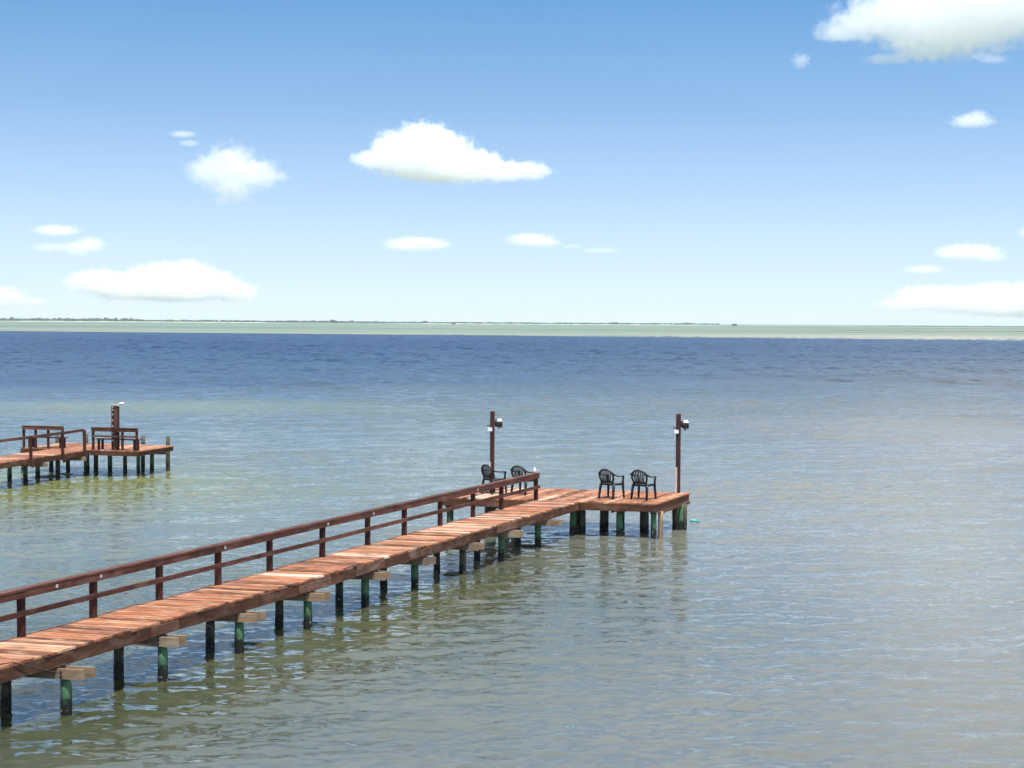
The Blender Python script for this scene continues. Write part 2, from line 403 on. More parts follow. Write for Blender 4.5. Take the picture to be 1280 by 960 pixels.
# ------------------------------------------------------------------ lamp poles
def lamp_pole(s_, t_, H, lamp_z, cz0, cz1, label, boxdz):
    base = fn1(s_, t_, ZD+.003)
    root = empty('lamp_pole', base); tag(root, label, 'lamp pole', 'lamp poles on the platform')
    mb = MB(); mb.box(-.065, .065, -.065, .065, 0, H, rnd=.6); mb.build('pole', M['post'], root)
    mb = MB(); mb.box(-.070, .070, -.070, .070, H+.002, H+.02, rnd=.9); mb.build('pole_cap', M['rail'], root)
    mb = MB(); mb.box(-.085, -.035, -.092, -.068, cz0, cz1); mb.build('conduit', M['conduit'], root)
    mb = MB(); mb.box(-.05, -.038, -.082, -.070, cz1+.002, lamp_z-.16, rnd=.2); mb.build('wire', M['rope'], root)
    lamp = MB()                                        # drum-shaped flood lamp, mouth to the right
    rp = [(.07, .06), (.09, .105), (.16, .122), (.22, .126), (.265, .128)]
    z = lamp_z
    lamp.sweep([(x, 0, z) for x, r in rp], [r for x, r in rp], [r for x, r in rp], n=18)
    l = lamp.build('lamp_housing', M['lampdark'], root)
    hd = MB(); hb = len(hd.v); rows = []
    for x_, r_ in ((.10, .09), (.15, .132), (.21, .14), (.27, .142)):
        for q_ in range(9):
            an = R(25)+R(130)*q_/8
            hd.v.append((x_, -math.cos(an)*r_, z+math.sin(an)*r_))
    for i_ in range(3):
        for q_ in range(8):
            a_ = i_*9+q_; hd.f.append([a_, a_+1, a_+10, a_+9]); hd.smooth.append(True); hd.rn.append(.5); hd.uv.append([(0, 0), (.1, 0), (.1, .1), (0, .1)])
    hd.build('lamp_sunlit_top', M['lampgrey'], l)  # pale shell added over the dark drum to stand for its sunlit top
    m2 = MB(); m2.sweep([(.266, 0, z), (.288, 0, z)], .136, .136, n=18); m2.build('lamp_rim', M['lampdark'], l)
    m2 = MB(); m2.sweep([(.289, 0, z), (.297, 0, z)], [.13, .11], [.13, .11], n=18); m2.build('lens', M['lens'], l)
    m2 = MB(); m2.bar((.066, 0, z-.02), (.125, 0, z-.02), .05, .05); m2.bar((.19, -.147, z-.16), (.19, -.147, z+.03), .03, .015)
    m2.bar((.19, .147, z-.16), (.19, .147, z+.03), .03, .015); m2.bar((.19, -.165, z-.165), (.19, .165, z-.165), .03, .012); m2.build('lamp_bracket', M['lampdark'], root)
    m2 = MB(); m2.box(-.13, -.005, -.13, -.07, z-.23+boxdz, z-.13+boxdz); m2.build('junction_box', M['white'], root)
    m2 = MB(); m2.box(-.17, -.068, -.03, .03, z-.09+boxdz, z-.06+boxdz); m2.build('cleat', M['lampdark'], root)
    return root
lamp_pole(1.40, -1.80, 2.38, 2.05, .58, .92, 'lamp pole standing behind the leftmost chair', 0)
lamp_pole(3.02, 3.18, 2.31, 2.02, .0, .76, 'lamp pole on the far right corner of the platform', -.03)

# small things on and by the pier
mb = MB(); mb.sweep([(0, 0, 0), (0, 0, .09), (0, 0, .115), (0, 0, .15)], [.045, .045, .02, .018], [.045, .045, .02, .018], n=12)
p = fn1(-.22, TP+.03, ZD+RH+.036); bo = mb.build('bottle', M['white'], None); bo.location = p
tag(bo, 'small white bottle on the end of the handrail', 'bottle')
mb = MB(); L = []
for k in range(13):
    a = k/12; L.append((-.16+.32*a, .03*math.sin(a*3), .02))
mb.sweep(L, [.015, .05, .07, .075, .075, .075, .075, .07, .06, .045, .025, .02, .018], [.01, .04, .055, .06, .06, .06, .06, .055, .05, .04, .022, .02, .018], n=12)
fl = mb.build('plastic_bottle', M['float'], None); fl.location = G(868, 651.5, .02); fl.rotation_euler = (0, 0, R(-12)); fl.scale = (.9, .8, .7)
tag(fl, 'turquoise plastic bottle floating on the water right of the platform', 'bottle')
def rope(pts, lab, r=.011):
    o = Vector(pts[0]); mb = MB(o); mb.sweep(pts, r, r, n=6); ob = mb.build('hanging_rope', M['rope'], None); ob.location = o
    tag(ob, lab, 'rope', 'ropes hanging from the pier')
e0 = fn1(-23.55, 1.37, ZD+.01); e1 = fn1(-22.75, 1.40, ZD-.27); e2 = fn1(-22.3, 1.42, ZD-.43); e3 = fn1(-22.42, 1.5, ZD-.22)
rope([fn1(-23.7, 1.2, ZD+.012), e0+Vector((0, 0, .012)), e0.lerp(e1, .5)+Vector((.01, -.01, -.0)), e1, e2, e2+Vector((.1, 0, -.0))], 'thin dark rope slung over the deck edge to the first cap beam', .009)
x = G(88.5, 838, .58); rope([x+Vector((0, -.12, .21)), x+Vector((0, -.14, -.0)), x+Vector((.01, -.12, -.3)), x+Vector((0, -.12, -.62))], 'thin dark rope hanging into the water right of the second pile', .011)
x = fn1(-23.15, .9, 0); rope([x+Vector((0, 0, .76)), x+Vector((.01, 0, .4)), x+Vector((0, 0, -.03))], 'thin dark rope hanging under the deck near the left edge of the photo', .009)

# ------------------------------------------------------------------ the neighbouring pier on the left
A2 = Vector((.262, .965, 0)); B2 = Vector((.966, -.262, 0)); O2 = Vector((-17.80, 61.97, 0))
def fn2(s, t, z): return O2 + A2*s + B2*t + Vector((0, 0, z))
p2 = empty('neighbour_pier', O2); tag(p2, 'smaller wooden pier at left with two fixed benches and sawn-off piles', 'pier')
mb = MB(O2, fn2); s = -14.0
while s < -.01:
    w = .138
    if s+w > 0: w = -s
    z = ZD+.02*math.sin(s)*.4+random.uniform(-.004, .004); e = random.uniform(-.02, .02)
    mb.box(s, s+w, .0+e, 1.58+e, z-.035, z); s += w+.012
mb.build('walkway_deck', M['deck'], p2)
mb = MB(O2, fn2); t = -1.42
while t < 3.62:
    w = .138; z = ZD+random.uniform(-.004, .004)
    mb.box(-.0+random.uniform(.0, .02), 2.92+random.uniform(-.02, .02), t, t+w, z-.035, z); t += w+.012
mb.build('platform_deck', M['deck'], p2)
mb = MB(O2, fn2)
for a, b in ((-14, -8), (-7.996, -4), (-3.996, -.03)):
    mb.box(a, b, 1.555, 1.595, ZD-.22, ZD-.037, jit=.005); mb.box(a, b, -.02, .02, ZD-.22, ZD-.037, jit=.005)
mb.box(-14, -.05, .75, .79, ZD-.2, ZD-.038)
mb.build('walkway_rim_board', M['fascia'], p2)
mb = MB(O2, fn2)
mb.box(-.02, .02, -1.42, -.03, ZD-.21, ZD-.037); mb.box(-.02, .02, 1.61, 3.63, ZD-.21, ZD-.037)
mb.box(.03, 2.9, 3.60, 3.64, ZD-.21, ZD-.037, jit=.006); mb.box(.03, 2.9, -1.44, -1.40, ZD-.21, ZD-.037); mb.box(2.86, 2.9, -1.38, 3.59, ZD-.21, ZD-.038)
for i in range(7): mb.box(.05, 2.84, -1.0+i*.66, -.96+i*.66, ZD-.2, ZD-.039)
mb.build('platform_rim_board', M['fascia'], p2)
def inv2(px, py, z=0.0):
    p = G(px, py, z)-O2; m_ = Matrix(((A2.x, B2.x), (A2.y, B2.y))).inverted(); q = m_ @ Vector((p.x, p.y)); return q[0], q[1]
for (px, py, mat, r, top) in ((12, 602, 'pile', .085, .76), (32, 603, 'pile', .085, .76), (47, 597, 'pile', .09, .76), (72.5, 596, 'pile_old', .085, .76), (85, 589.5, 'pile_old', .08, .76),
                              (108.5, 591, 'pile', .11, .76), (120, 589.5, 'pile_old', .09, .76), (137.5, 590, 'pile', .09, .76), (156.5, 591, 'pile_old', .08, .76),
                              (173, 591, 'pile', .075, .76), (178.5, 589, 'pile_old', .07, .76), (190, 589, 'pile', .085, .76), (64, 588, 'pile_old', .085, .76), (29, 588, 'pile_old', .08, .76)):
    s_, t_ = inv2(px, py); pile(s_, t_, top, r=r, mat=mat, fn=fn2, O=O2, parent=p2)
for (px, py, top) in ((210, 586.5, 1.34), (179, 585.5, 1.32), (108, 584, 1.36), (72, 583.5, 1.30)):
    s_, t_ = inv2(px, py); pile(max(s_, 2.75) if px != 210 else s_, t_, top, r=.082, mat='greypost' if False else 'pile_old', fn=fn2, O=O2, parent=p2)
for sb in (-9.5, -6.4, -3.3, -.6):
    mb = MB(O2, fn2); mb.box(sb, sb+.05, -.2, 1.75, ZD-.38, ZD-.223); mb.build('cap_beam', M['beam'], p2)
mb = MB(O2, fn2); mb.box(2.2, 2.25, 1.5, 3.75, ZD-.3, ZD-.213); mb.build('cap_beam', M['fascia'], p2)
# outer railing with raking post feet
RS = [(inv2(40, 580, .8)[0]), inv2(81, 574, .8)[0], inv2(114, 570, .8)[0]]
RS = [RS[0]-2*(RS[1]-RS[0]), RS[0]-(RS[1]-RS[0])] + RS
for k, s_ in enumerate(RS):
    mb = MB(O2, fn2); q0 = fn2(s_, 1.63, ZD-.05); q1 = fn2(s_, 1.61, ZD+.79); mb.bar(q0, q1, .09, .09, A2)
    mb.bar(fn2(s_-.02, 1.72, ZD-.32), fn2(s_, 1.62, ZD+.1), .1, .07, A2)
    mb.build('handrail_post', M['post'], p2)
mb = MB(O2, fn2)
for a, b in zip(RS, RS[1:]): mb.bar(fn2(a, 1.57, ZD+.76), fn2(b-.02, 1.57, ZD+.76+random.uniform(-.03, .03)), .05, .10)
mb.build('top_rail', M['rail'], p2)
def bench(t0, t1, mid, posts_t, lab):
    """fixed bench along the front edge: backrest towards the shore, seat behind it"""
    root = empty('platform_bench', fn2(.2, (t0+t1)/2, ZD+.003)); tag(root, lab, 'bench', 'benches fixed along the left pier platform')
    o = root.location.copy()
    for tp in posts_t:
        mb = MB(o, fn2); mb.box(.03, .10, tp-.04, tp+.04, ZD+.003, ZD+.83); mb.build('backrest_post', M['post'], root)
    mb = MB(o, fn2); mb.box(-.02, .027, t0, t1, ZD+.72, ZD+.84, jit=.004)
    mb.box(-.03, .11, t0, t1, ZD+.842, ZD+.872, jit=.003)
    if mid: mb.box(-.02, .027, t0, t1, ZD+.50, ZD+.57)
    mb.build('backrest', M['rail'], root)
    mb = MB(o, fn2)
    for k in range(3): mb.box(.12+k*.13, .24+k*.13, t0+.1, t1-.05, ZD+.395, ZD+.43)
    mb.build('seat', M['rail'], root)
    for tp in (t0+.22, t1-.2):
        for ss in (.14, .42):
            mb = MB(o, fn2); mb.box(ss, ss+.07, tp-.04, tp+.04, ZD+.003, ZD+.393); mb.build('leg', M['post'], root)
    return root
bench(-1.36, .42, False, (-1.32, -.80, -.25, .38), 'fixed wooden bench with one back board, left of the walkway on the left pier')
bench(1.66, 3.60, True, (1.70, 2.95, 3.56), 'fixed wooden bench with two back boards, right of the walkway on the left pier')
# tall timber post with boards and floodlight
sp, tp = inv2(141, 564.0, 1.0); sp += .52
base = fn2(sp, tp-.20, ZD+.003)
tw = empty('light_mast', base); tag(tw, 'tall timber mast with white floodlight behind the right-hand bench of the left pier', 'mast')
mb = MB(); mb.box(-.12, -.02, -.05, .05, 0, 1.72, rnd=.3); mb.box(.10, .17, -.03, .05, 0, 1.68, rnd=.6); mb.build('post', M['post'], tw)
mb = MB(); mb.box(.0, .085, -.02, .06, 0, 1.70, rnd=.8); mb.build('board', M['rail'], tw)
mb = MB(); mb.box(-.14, .19, -.07, .08, 1.722, 1.745); mb.build('cap', M['conduit'], tw)
for zz in (.35, .62, .9, 1.12, 1.34, 1.52, 1.64):
    mb = MB(); mb.box(-.085, -.045, -.066, -.052, zz, zz+.06); mb.build('bolt_plate', M['zinc'], tw)
mb = MB(); mb.sweep([(.17, -.02, 1.77), (.26, -.02, 1.80), (.36, -.03, 1.79)], [.05, .065, .075], [.035, .045, .055], n=12); mb.bar((.2, 0, 1.69), (.24, 0, 1.77), .03, .03)
mb.build('floodlight', M['white'], tw)

# ------------------------------------------------------------------ water
def grid_obj(name, xs, ys, z, mat, fz=None):
    v = [(x, y, z if fz is None else fz(x, y)) for y in ys for x in xs]; nx = len(xs)
    f = [(j*nx+i, j*nx+i+1, (j+1)*nx+i+1, (j+1)*nx+i) for j in range(len(ys)-1) for i in range(nx-1)]
    me = bpy.data.meshes.new(name); me.from_pydata(v, [], f); me.materials.append(mat); me.update()
    o = bpy.data.objects.new(name, me); C.objects.link(o); return o

def water_mat():
    m, nt, b, out = new_mat('bay_water')
    geo = N(nt, 'NewGeometry'); P = geo.outputs['Position']
    sx = N(nt, 'SeparateXYZ'); nt.links.new(P, sx.inputs[0])
    def noise(scale, sc3, rot, detail, rough=.5, off=0.0):
        mp = N(nt, 'Mapping'); mp.inputs['Scale'].default_value = sc3; mp.inputs['Rotation'].default_value = (0, 0, R(rot)); mp.inputs['Location'].default_value = (off, off*.7, 0)
        nt.links.new(P, mp.inputs[0]); n = N(nt, 'TexNoise', Scale=scale, Detail=detail, Roughness=rough); nt.links.new(mp.outputs[0], n.inputs['Vector']); return n.outputs[0]
    def slope(scale, sc3, rot, detail, rough, ax, ay, off):
        mp = N(nt, 'Mapping'); mp.inputs['Scale'].default_value = sc3; mp.inputs['Rotation'].default_value = (0, 0, R(rot)); mp.inputs['Location'].default_value = (off, off*.7, 0)
        nt.links.new(P, mp.inputs[0]); n = N(nt, 'TexNoise', Scale=scale, Detail=detail, Roughness=rough); nt.links.new(mp.outputs[0], n.inputs['Vector'])
        v1 = N(nt, 'VectorMath', operation='SUBTRACT'); nt.links.new(n.outputs['Color'], v1.inputs[0]); v1.inputs[1].default_value = (.5, .5, .5)
        v2 = N(nt, 'VectorMath', operation='MULTIPLY'); nt.links.new(v1.outputs[0], v2.inputs[0]); v2.inputs[1].default_value = (ax, ay, 0)
        return v2.outputs[0]
    gust = noise(.03, (.4, 1, 1), 0, 3, .6, 13)
    # ripples finer than the modelled chop
    sl_ = [slope(11.0, (.55, 1, 1), 14, 3, .6, .55, .8, 0), slope(4.5, (.5, 1, 1), -12, 2, .6, .28, .46, 31)]
    acc = sl_[0]
    for q in sl_[1:]:
        v = N(nt, 'VectorMath', operation='ADD'); nt.links.new(acc, v.inputs[0]); nt.links.new(q, v.inputs[1]); acc = v.outputs[0]
    _g = nt.nodes.new('ShaderNodeMath'); _g.operation = 'MULTIPLY'; nt.links.new(ramp(nt, math_(nt, 'DIVIDE', sx.outputs['Y'], 600.0), [(.03, g3(.32)), (.12, g3(.55)), (.5, g3(1.15))]), _g.inputs[1])
    v = N(nt, 'VectorMath', operation='SCALE'); nt.links.new(acc, v.inputs[0]); nt.links.new(math_(nt, 'MULTIPLY', _g.outputs[0], 1.5), v.inputs['Scale']); nt.links.new(ramp(nt, gust, [(.3, g3(.7)), (.7, g3(1.0))]), _g.inputs[0]); acc = v.outputs[0]
    v = N(nt, 'VectorMath', operation='ADD'); nt.links.new(acc, v.inputs[0]); nt.links.new(geo.outputs['Normal'], v.inputs[1])
    v2 = N(nt, 'VectorMath', operation='NORMALIZE'); nt.links.new(v.outputs[0], v2.inputs[0])
    nt.links.new(v2.outputs[0], b.inputs['Normal'])
    # what the water itself looks like: silty olive near the shore, deep blue in the channel
    wob_ = math_(nt, 'MULTIPLY', math_(nt, 'SUBTRACT', gust, .5), 60)
    yy = math_(nt, 'ADD', math_(nt, 'ADD', sx.outputs['Y'], wob_), math_(nt, 'MULTIPLY', sx.outputs['X'], -.5))
    yn = math_(nt, 'DIVIDE', yy, 400.0)
    left = ramp(nt, yn, [(.055, (.085, .100, .088)), (.14, (.115, .13, .092)), (.24, (.08, .105, .092)), (.42, (.010, .043, .09)), (.9, (.002, .027, .08))])
    right = ramp(nt, yn, [(.04, (.115, .120, .105)), (.14, (.145, .14, .108)), (.28, (.062, .072, .075)), (.6, (.020, .043, .078)), (1.0, (.010, .036, .082))])
    xr = math_(nt, 'DIVIDE', sx.outputs['X'], math_(nt, 'MAXIMUM', sx.outputs['Y'], 15.0))
    side = ramp(nt, math_(nt, 'ADD', math_(nt, 'MULTIPLY', xr, 1.6), .5), [(.45, g3(0)), (1.0, g3(1))])
    depth = mixc(nt, side, left, right)
    silt = noise(.055, (.5, 1, 1), 10, 4, .6, 5)
    xm = math_(nt, 'MULTIPLY', ramp(nt, silt, [(.42, g3(0)), (.62, g3(1))]), .28)
    near = ramp(nt, math_(nt, 'DIVIDE', sx.outputs['Y'], 300.0), [(.15, g3(1)), (.8, g3(0))])
    col = mixc(nt, math_(nt, 'MULTIPLY', xm, near), depth, (.14, .13, .09))
    def patch(cx, cy, rx, ry, col0, colr, amt):
        """a shoal: paler silt stirred up over a shallow spot"""
        a = N(nt, 'VectorMath', operation='SUBTRACT'); nt.links.new(P, a.inputs[0]); a.inputs[1].default_value = (cx, cy, 0)
        q = N(nt, 'VectorMath', operation='DIVIDE'); nt.links.new(a.outputs[0], q.inputs[0]); q.inputs[1].default_value = (rx, ry, 1e6)
        l = N(nt, 'VectorMath', operation='LENGTH'); nt.links.new(q.outputs[0], l.inputs[0])
        d_ = math_(nt, 'ADD', l.outputs['Value'], math_(nt, 'MULTIPLY', math_(nt, 'SUBTRACT', silt, .5), 1.6))
        return mixc(nt, math_(nt, 'MULTIPLY', ramp(nt, d_, [(.25, g3(1)), (1.0, g3(0))]), amt), col0, colr)
    col = patch(-17, 56, 11, 13, col, (.15, .16, .05), .85)
    col = patch(-3, 33, 9, 13, col, (.06, .064, .018), .75)  # darker olive painted along the pier to deepen its reflection
    col = patch(-8, 27, 6.5, 11, col, (.042, .047, .014), .9)  # second dark patch, also standing for the pier's reflection
    col = patch(-25, 110, 22, 15, col, (.15, .175, .09), .6)
    col = patch(11, 50, 11, 24, col, (.20, .18, .12), .5)
    col = patch(10, 25, 7, 7, col, (.17, .15, .105), .4)
    col = patch(24, 85, 16, 22, col, (.17, .15, .11), .6)
    nt.links.new(col, b.inputs['Base Color'])
    b.inputs['IOR'].default_value = 1.33; nt.links.new(ramp(nt, math_(nt, 'DIVIDE', sx.outputs['Y'], 400.0), [(.07, g3(.06)), (.2, g3(.16)), (.4, g3(.26)), (1, g3(.36))]), b.inputs['Roughness'])
    b.inputs['Subsurface Weight'].default_value = 1.0; b.inputs['Subsurface Radius'].default_value = (.5, .7, .5); b.inputs['Subsurface Scale'].default_value = 1.2
    return m
M['water'] = water_mat()
def lin(a, b, n): return [a+(b-a)*i/n for i in range(n+1)]
def geo_(a, b, n): return [a*(b/a)**(i/n) for i in range(n+1)]
import numpy as np
def make_water():
    """one sheet to the horizon with real wind chop where the camera's side of the bay can see it; the mesh gets coarser with distance"""
    rng = np.random.default_rng(3)
    dense = np.linspace(-.46, .46, 760)
    us = np.concatenate([[-60, -8, -2.5, -1.2, -.8, -.6, -.5], dense, [.5, .6, .8, 1.2, 2.5, 8, 60]])
    ysd = 17*np.exp(np.linspace(0, np.log(860/17), 2100))
    ysf = np.concatenate([[-250, -60, 0, 8, 13, 16], ysd, [880, 950, 1100, 1500, 2500, 4500, 8000, 15000]])
    U, Y = np.meshgrid(us, ysf); X = np.clip(U*(np.abs(Y)+2.0*(Y < 10)*10), -15000, 15000)
    X = X.astype(np.float64); Z = np.zeros_like(X)
    stepx = np.abs(Y)*(.92/760); stepy = np.maximum(np.abs(Y)*(np.log(860/17)/2100), 0)
    inside = np.clip((.47-np.abs(U))/.03, 0, 1)*np.clip((Y-16)/3, 0, 1)*np.clip((860-Y)/120, 0, 1)
    # gusty patches so the chop is not the same everywhere
    gust = np.zeros_like(X)
    for i in range(10):
        L = rng.uniform(12, 60); th = rng.uniform(0, 2*np.pi)
        gust += np.sin((X*.6*np.cos(th)+Y*np.sin(th))*2*np.pi/L+rng.uniform(0, 6.28))
    gust = 1+.22*np.clip(gust/2.2, -1.6, 1.6)
    n = 135
    for i in range(n):
        lam = .20*(6.0/.20)**(i/(n-1))*rng.uniform(.93, 1.07)
        th = np.radians(-90+14+rng.normal(0, 26))                 # travelling towards the shore
        kx, ky = 2*np.pi/lam*np.cos(th), 2*np.pi/lam*np.sin(th)
        st = .021*(.65+.35*np.sin(np.pi*i/(n-1)))                 # slope carried by this train
        amp = st*lam/(2*np.pi)*1.41
        need = np.hypot(stepx*np.abs(np.cos(th)), stepy*np.abs(np.sin(th)))
        fade = np.clip((lam/2.6-need)/(lam/2.6*.4), 0, 1)
        row = np.where(fade.max(axis=1) > 0)[0]
        if len(row) == 0: continue
        sl = slice(row[0], row[-1]+1)
        ph = kx*X[sl]+ky*Y[sl]+rng.uniform(0, 6.28)
        lw = np.clip((lam-.6)/1.4, 0, 1)                          # the longer trains are damped close inshore
        shore = (.36-.25*lw)+(.54+.25*lw)*np.clip((Y[sl]-30)/150, 0, 1)
        shore = shore*(1+1.3*np.clip((Y[sl]-120)/250, 0, 1))
        Z[sl] += amp*shore*(np.sin(ph)+.18*np.cos(2*ph))*fade[sl]*gust[sl]*inside[sl]
    ny, nx = X.shape
    co = np.stack([X, Y, Z], axis=-1).reshape(-1, 3).astype(np.float32)
    idx = (np.arange(ny-1)[:, None]*nx+np.arange(nx-1)[None, :]).reshape(-1)
    q = np.stack([idx, idx+1, idx+nx+1, idx+nx], axis=-1).astype(np.int32)
    me = bpy.data.meshes.new('water'); me.vertices.add(len(co)); me.vertices.foreach_set('co', co.ravel())
    me.loops.add(q.size); me.loops.foreach_set('vertex_index', q.ravel())
    me.polygons.add(len(q)); me.polygons.foreach_set('loop_start', np.arange(len(q), dtype=np.int32)*4)
    me.polygons.foreach_set('use_smooth', np.ones(len(q), dtype=bool))
    me.materials.append(M['water']); me.update(calc_edges=True)
    o = bpy.data.objects.new('water', me); C.objects.link(o); return o
tag(make_water(), kind='structure')

def shallow_mat():
    m, nt, b, out = new_mat('shallow_water')
    geo = N(nt, 'NewGeometry'); P = geo.outputs['Position']
    mp = N(nt, 'Mapping'); mp.inputs['Scale'].default_value = (.0006, .006, 1); nt.links.new(P, mp.inputs[0])
    n = N(nt, 'TexNoise', Scale=1.0, Detail=5.0); nt.links.new(mp.outputs[0], n.inputs['Vector'])
    n2 = N(nt, 'TexNoise', Scale=.5, Detail=4.0); nt.links.new(P, n2.inputs['Vector'])
    sxx = N(nt, 'SeparateXYZ'); nt.links.new(P, sxx.inputs[0])
    c = ramp(nt, n.outputs[0], [(.36, (.07, .13, .07)), (.5, (.14, .19, .10)), (.66, (.22, .235, .13))])
    edge = math_(nt, 'ADD', math_(nt, 'ADD', sxx.outputs['Y'], math_(nt, 'MULTIPLY', sxx.outputs['X'], .414)), math_(nt, 'MULTIPLY', n.outputs[0], 260))
    bar = math_(nt, 'MULTIPLY', ramp(nt, math_(nt, 'DIVIDE', edge, 2000.0), [(.46, g3(1)), (.62, g3(0))]), ramp(nt, math_(nt, 'DIVIDE', sxx.outputs['X'], 400.0), [(0, g3(.25)), (.5, g3(1))]))
    c = mixc(nt, bar, c, (.36, .33, .22))
    nt.links.new(c, b.inputs['Base Color']); b.inputs['Roughness'].default_value = .35; b.inputs['IOR'].default_value = 1.2
    bp = N(nt, 'Bump', Distance=.5, Strength=.6); nt.links.new(n2.outputs[0], bp.inputs['Height']); nt.links.new(bp.outputs[0], b.inputs['Normal'])
    return m
M['shallow'] = shallow_mat()
e_l, e_r = Vector((-260.7, 814.5, 0)), Vector((199.5, 624.0, 0)); dd = (e_r-e_l)
pL, pR = e_l-dd*6, e_r+dd*.9
me = bpy.data.meshes.new('shallows')
vv = []; nseg = 60
for i in range(nseg+1):
    p = pL.lerp(pR, i/nseg); vv.append((p.x, p.y, .12))
vv += [(9000, 13000, .12), (-9000, 13000, .12)]
me.from_pydata(vv, [], [list(range(len(vv)))]); me.materials.append(M['shallow'])
o = bpy.data.objects.new('shallow_water', me); C.objects.link(o); tag(o, kind='structure')

# ------------------------------------------------------------------ far shore
M['marsh'] = plain('marsh_grass', (.07, .10, .05), rough=.9, scale=.01, spec=.1)
M['sand'] = plain('pale_sand', (.5, .46, .38), rough=.9, scale=.01, spec=.1)
M['leaf'] = plain('far_foliage', (.045, .07, .035), rough=.9, scale=.05, spec=.1)
def strip(name, x0, x1, y0, y1, h, mat, seed=0, n=160, taper=True):
    """low land: a long mound with an uneven crest"""
    rr = random.Random(seed); v = []; f = []
    for i in range(n+1):
        a = i/n; x = x0+(x1-x0)*a; k = min(1, 8*a, 8*(1-a)) if taper else 1
        hh = h*k*(.65+.35*math.sin(i*.7+seed)*math.sin(i*.23))*rr.uniform(.85, 1.1)
        yy = (y1-y0)*k; ym = (y0+y1)/2; j = rr.uniform(-.05, .05)*yy
        v += [(x, ym-yy/2+j, 0.1), (x, ym-yy/4+j, .1+hh*.75), (x, ym, .1+hh), (x, ym+yy/4, .1+hh*.75), (x, ym+yy/2, .1)]
    for i in range(n):
        for j in range(4): a = i*5+j; f.append((a, a+5, a+6, a+1))
    me = bpy.data.meshes.new(name); me.from_pydata(v, [], f); me.materials.append(mat)
    o = bpy.data.objects.new(name, me); C.objects.link(o); return o
tag(strip('far_shore', -3300, 800, 5600, 6400, 4.5, M['marsh'], 1, 300), kind='structure')
tag(strip('beach', -420, 700, 5000, 5300, 2.2, M['sand'], 2), kind='structure')
tag(strip('beach', -420*4, -700, 5000, 5300, 2.2, M['sand'], 9), kind='structure')
tag(strip('headland', 1150, 2400, 5200, 5700, 3.4, M['marsh'], 3), kind='structure')
tag(strip('marsh_island', 250, 900, 1480, 1560, .35, M['marsh'], 4), kind='structure')
tag(strip('marsh_island', 330, 1200, 2500, 2600, .7, M['marsh'], 5), kind='structure')
tag(strip('marsh_island', 150, 420, 1180, 1210, .16, M['marsh'], 6), kind='structure')
# wooded shoreline: a mass of crowns no one could count
bm = bmesh.new(); rr = random.Random(5)
def crown(x, y, z, r, h):
    mt = Matrix.Translation((x, y, z)) @ Matrix.Diagonal((r, r, h, 1))
    res = bmesh.ops.create_icosphere(bm, subdivisions=1, radius=1, matrix=mt)
    for vtx in res['verts']: vtx.co += Vector((rr.uniform(-.25, .25)*r, rr.uniform(-.25, .25)*r, rr.uniform(-.3, .3)*h))
x = -2300
while x < 760:
    lf = max(0, min(1, (-500-x)/1500))
    big = .5+.5*math.sin(x*.011)*math.sin(x*.0037+1)
    hgt = (2.0+5.5*lf*big+1.0*lf)*rr.uniform(.7, 1.25)
    if rr.random() < .08: hgt *= 1.7
    for k in range(2): crown(x+rr.uniform(-8, 8), 5950+rr.uniform(-120, 120), 3.2+hgt*.55, rr.uniform(7, 14), hgt)
    x += rr.uniform(7, 14)
me = bpy.data.meshes.new('tree_line'); bm.to_mesh(me); bm.free(); me.materials.append(M['leaf'])
o = bpy.data.objects.new('tree_line', me); C.objects.link(o); tag(o, 'low dark wooded shore along the horizon at left', 'trees', kind='stuff')
# cabins on stilts standing in the flats
def cabin(px, py, wdt, lab):
    p = G(px, py, .1); root = empty('stilt_cabin', p); tag(root, lab, 'cabin', 'cabins on stilts far across the bay')
    mb = MB(); mb.box(-wdt/2, wdt/2, -3, 3, 2.2, 4.6); mb.build('wall', M['greypost'], root)
    mb = MB()
    P = [Vector((-wdt/2-.5, -3.5, 4.602)), Vector((wdt/2+.5, -3.5, 4.602)), Vector((wdt/2+.5, 3.5, 4.602)), Vector((-wdt/2-.5, 3.5, 4.602)),
         Vector((-wdt/2, -.2, 5.7)), Vector((wdt/2, -.2, 5.7)), Vector((wdt/2, .2, 5.7)), Vector((-wdt/2, .2, 5.7))]
    mb.quadprism(P, 1); mb.build('roof', M['lampdark'], root)
    for sx in (-1, -.33, .33, 1):
        for sy in (-2.8, 2.8): mb = MB(); mb.bar((sx*(wdt/2-.3), sy, -1), (sx*(wdt/2-.3), sy, 2.198), .3, .3); mb.build('stilt', M['greypost'], root)
cabin(918, 408.2, 9.5, 'tiny dark cabin on stilts near the horizon, right of the photo centre')
cabin(567, 406.2, 7.0, 'tiny grey cabin on stilts near the horizon, left of the photo centre')
# bird
bd = MB(); bd.sweep([(0, -.14, 0), (0, -.05, .01), (0, .08, .01), (0, .15, 0)], [.01, .04, .04, .012], [.01, .035, .035, .012], n=8)
b_ = bd
b_.sweep([(-.24, -.03, .03), (-.12, .02, .07), (0, .02, .02), (.12, .02, .07), (.24, -.03, .03)], [.01, .012, .015, .012, .01], [.02, .05, .06, .05, .02], side=(0, 0, 1), n=6)
bo = b_.build('bird', M['bird'], None); bo.location = RAY(304.5, 365.5, 260); bo.rotation_euler = (0, R(15), R(60))
tag(bo, 'tiny dark bird flying before the low white cloud at left', 'bird')

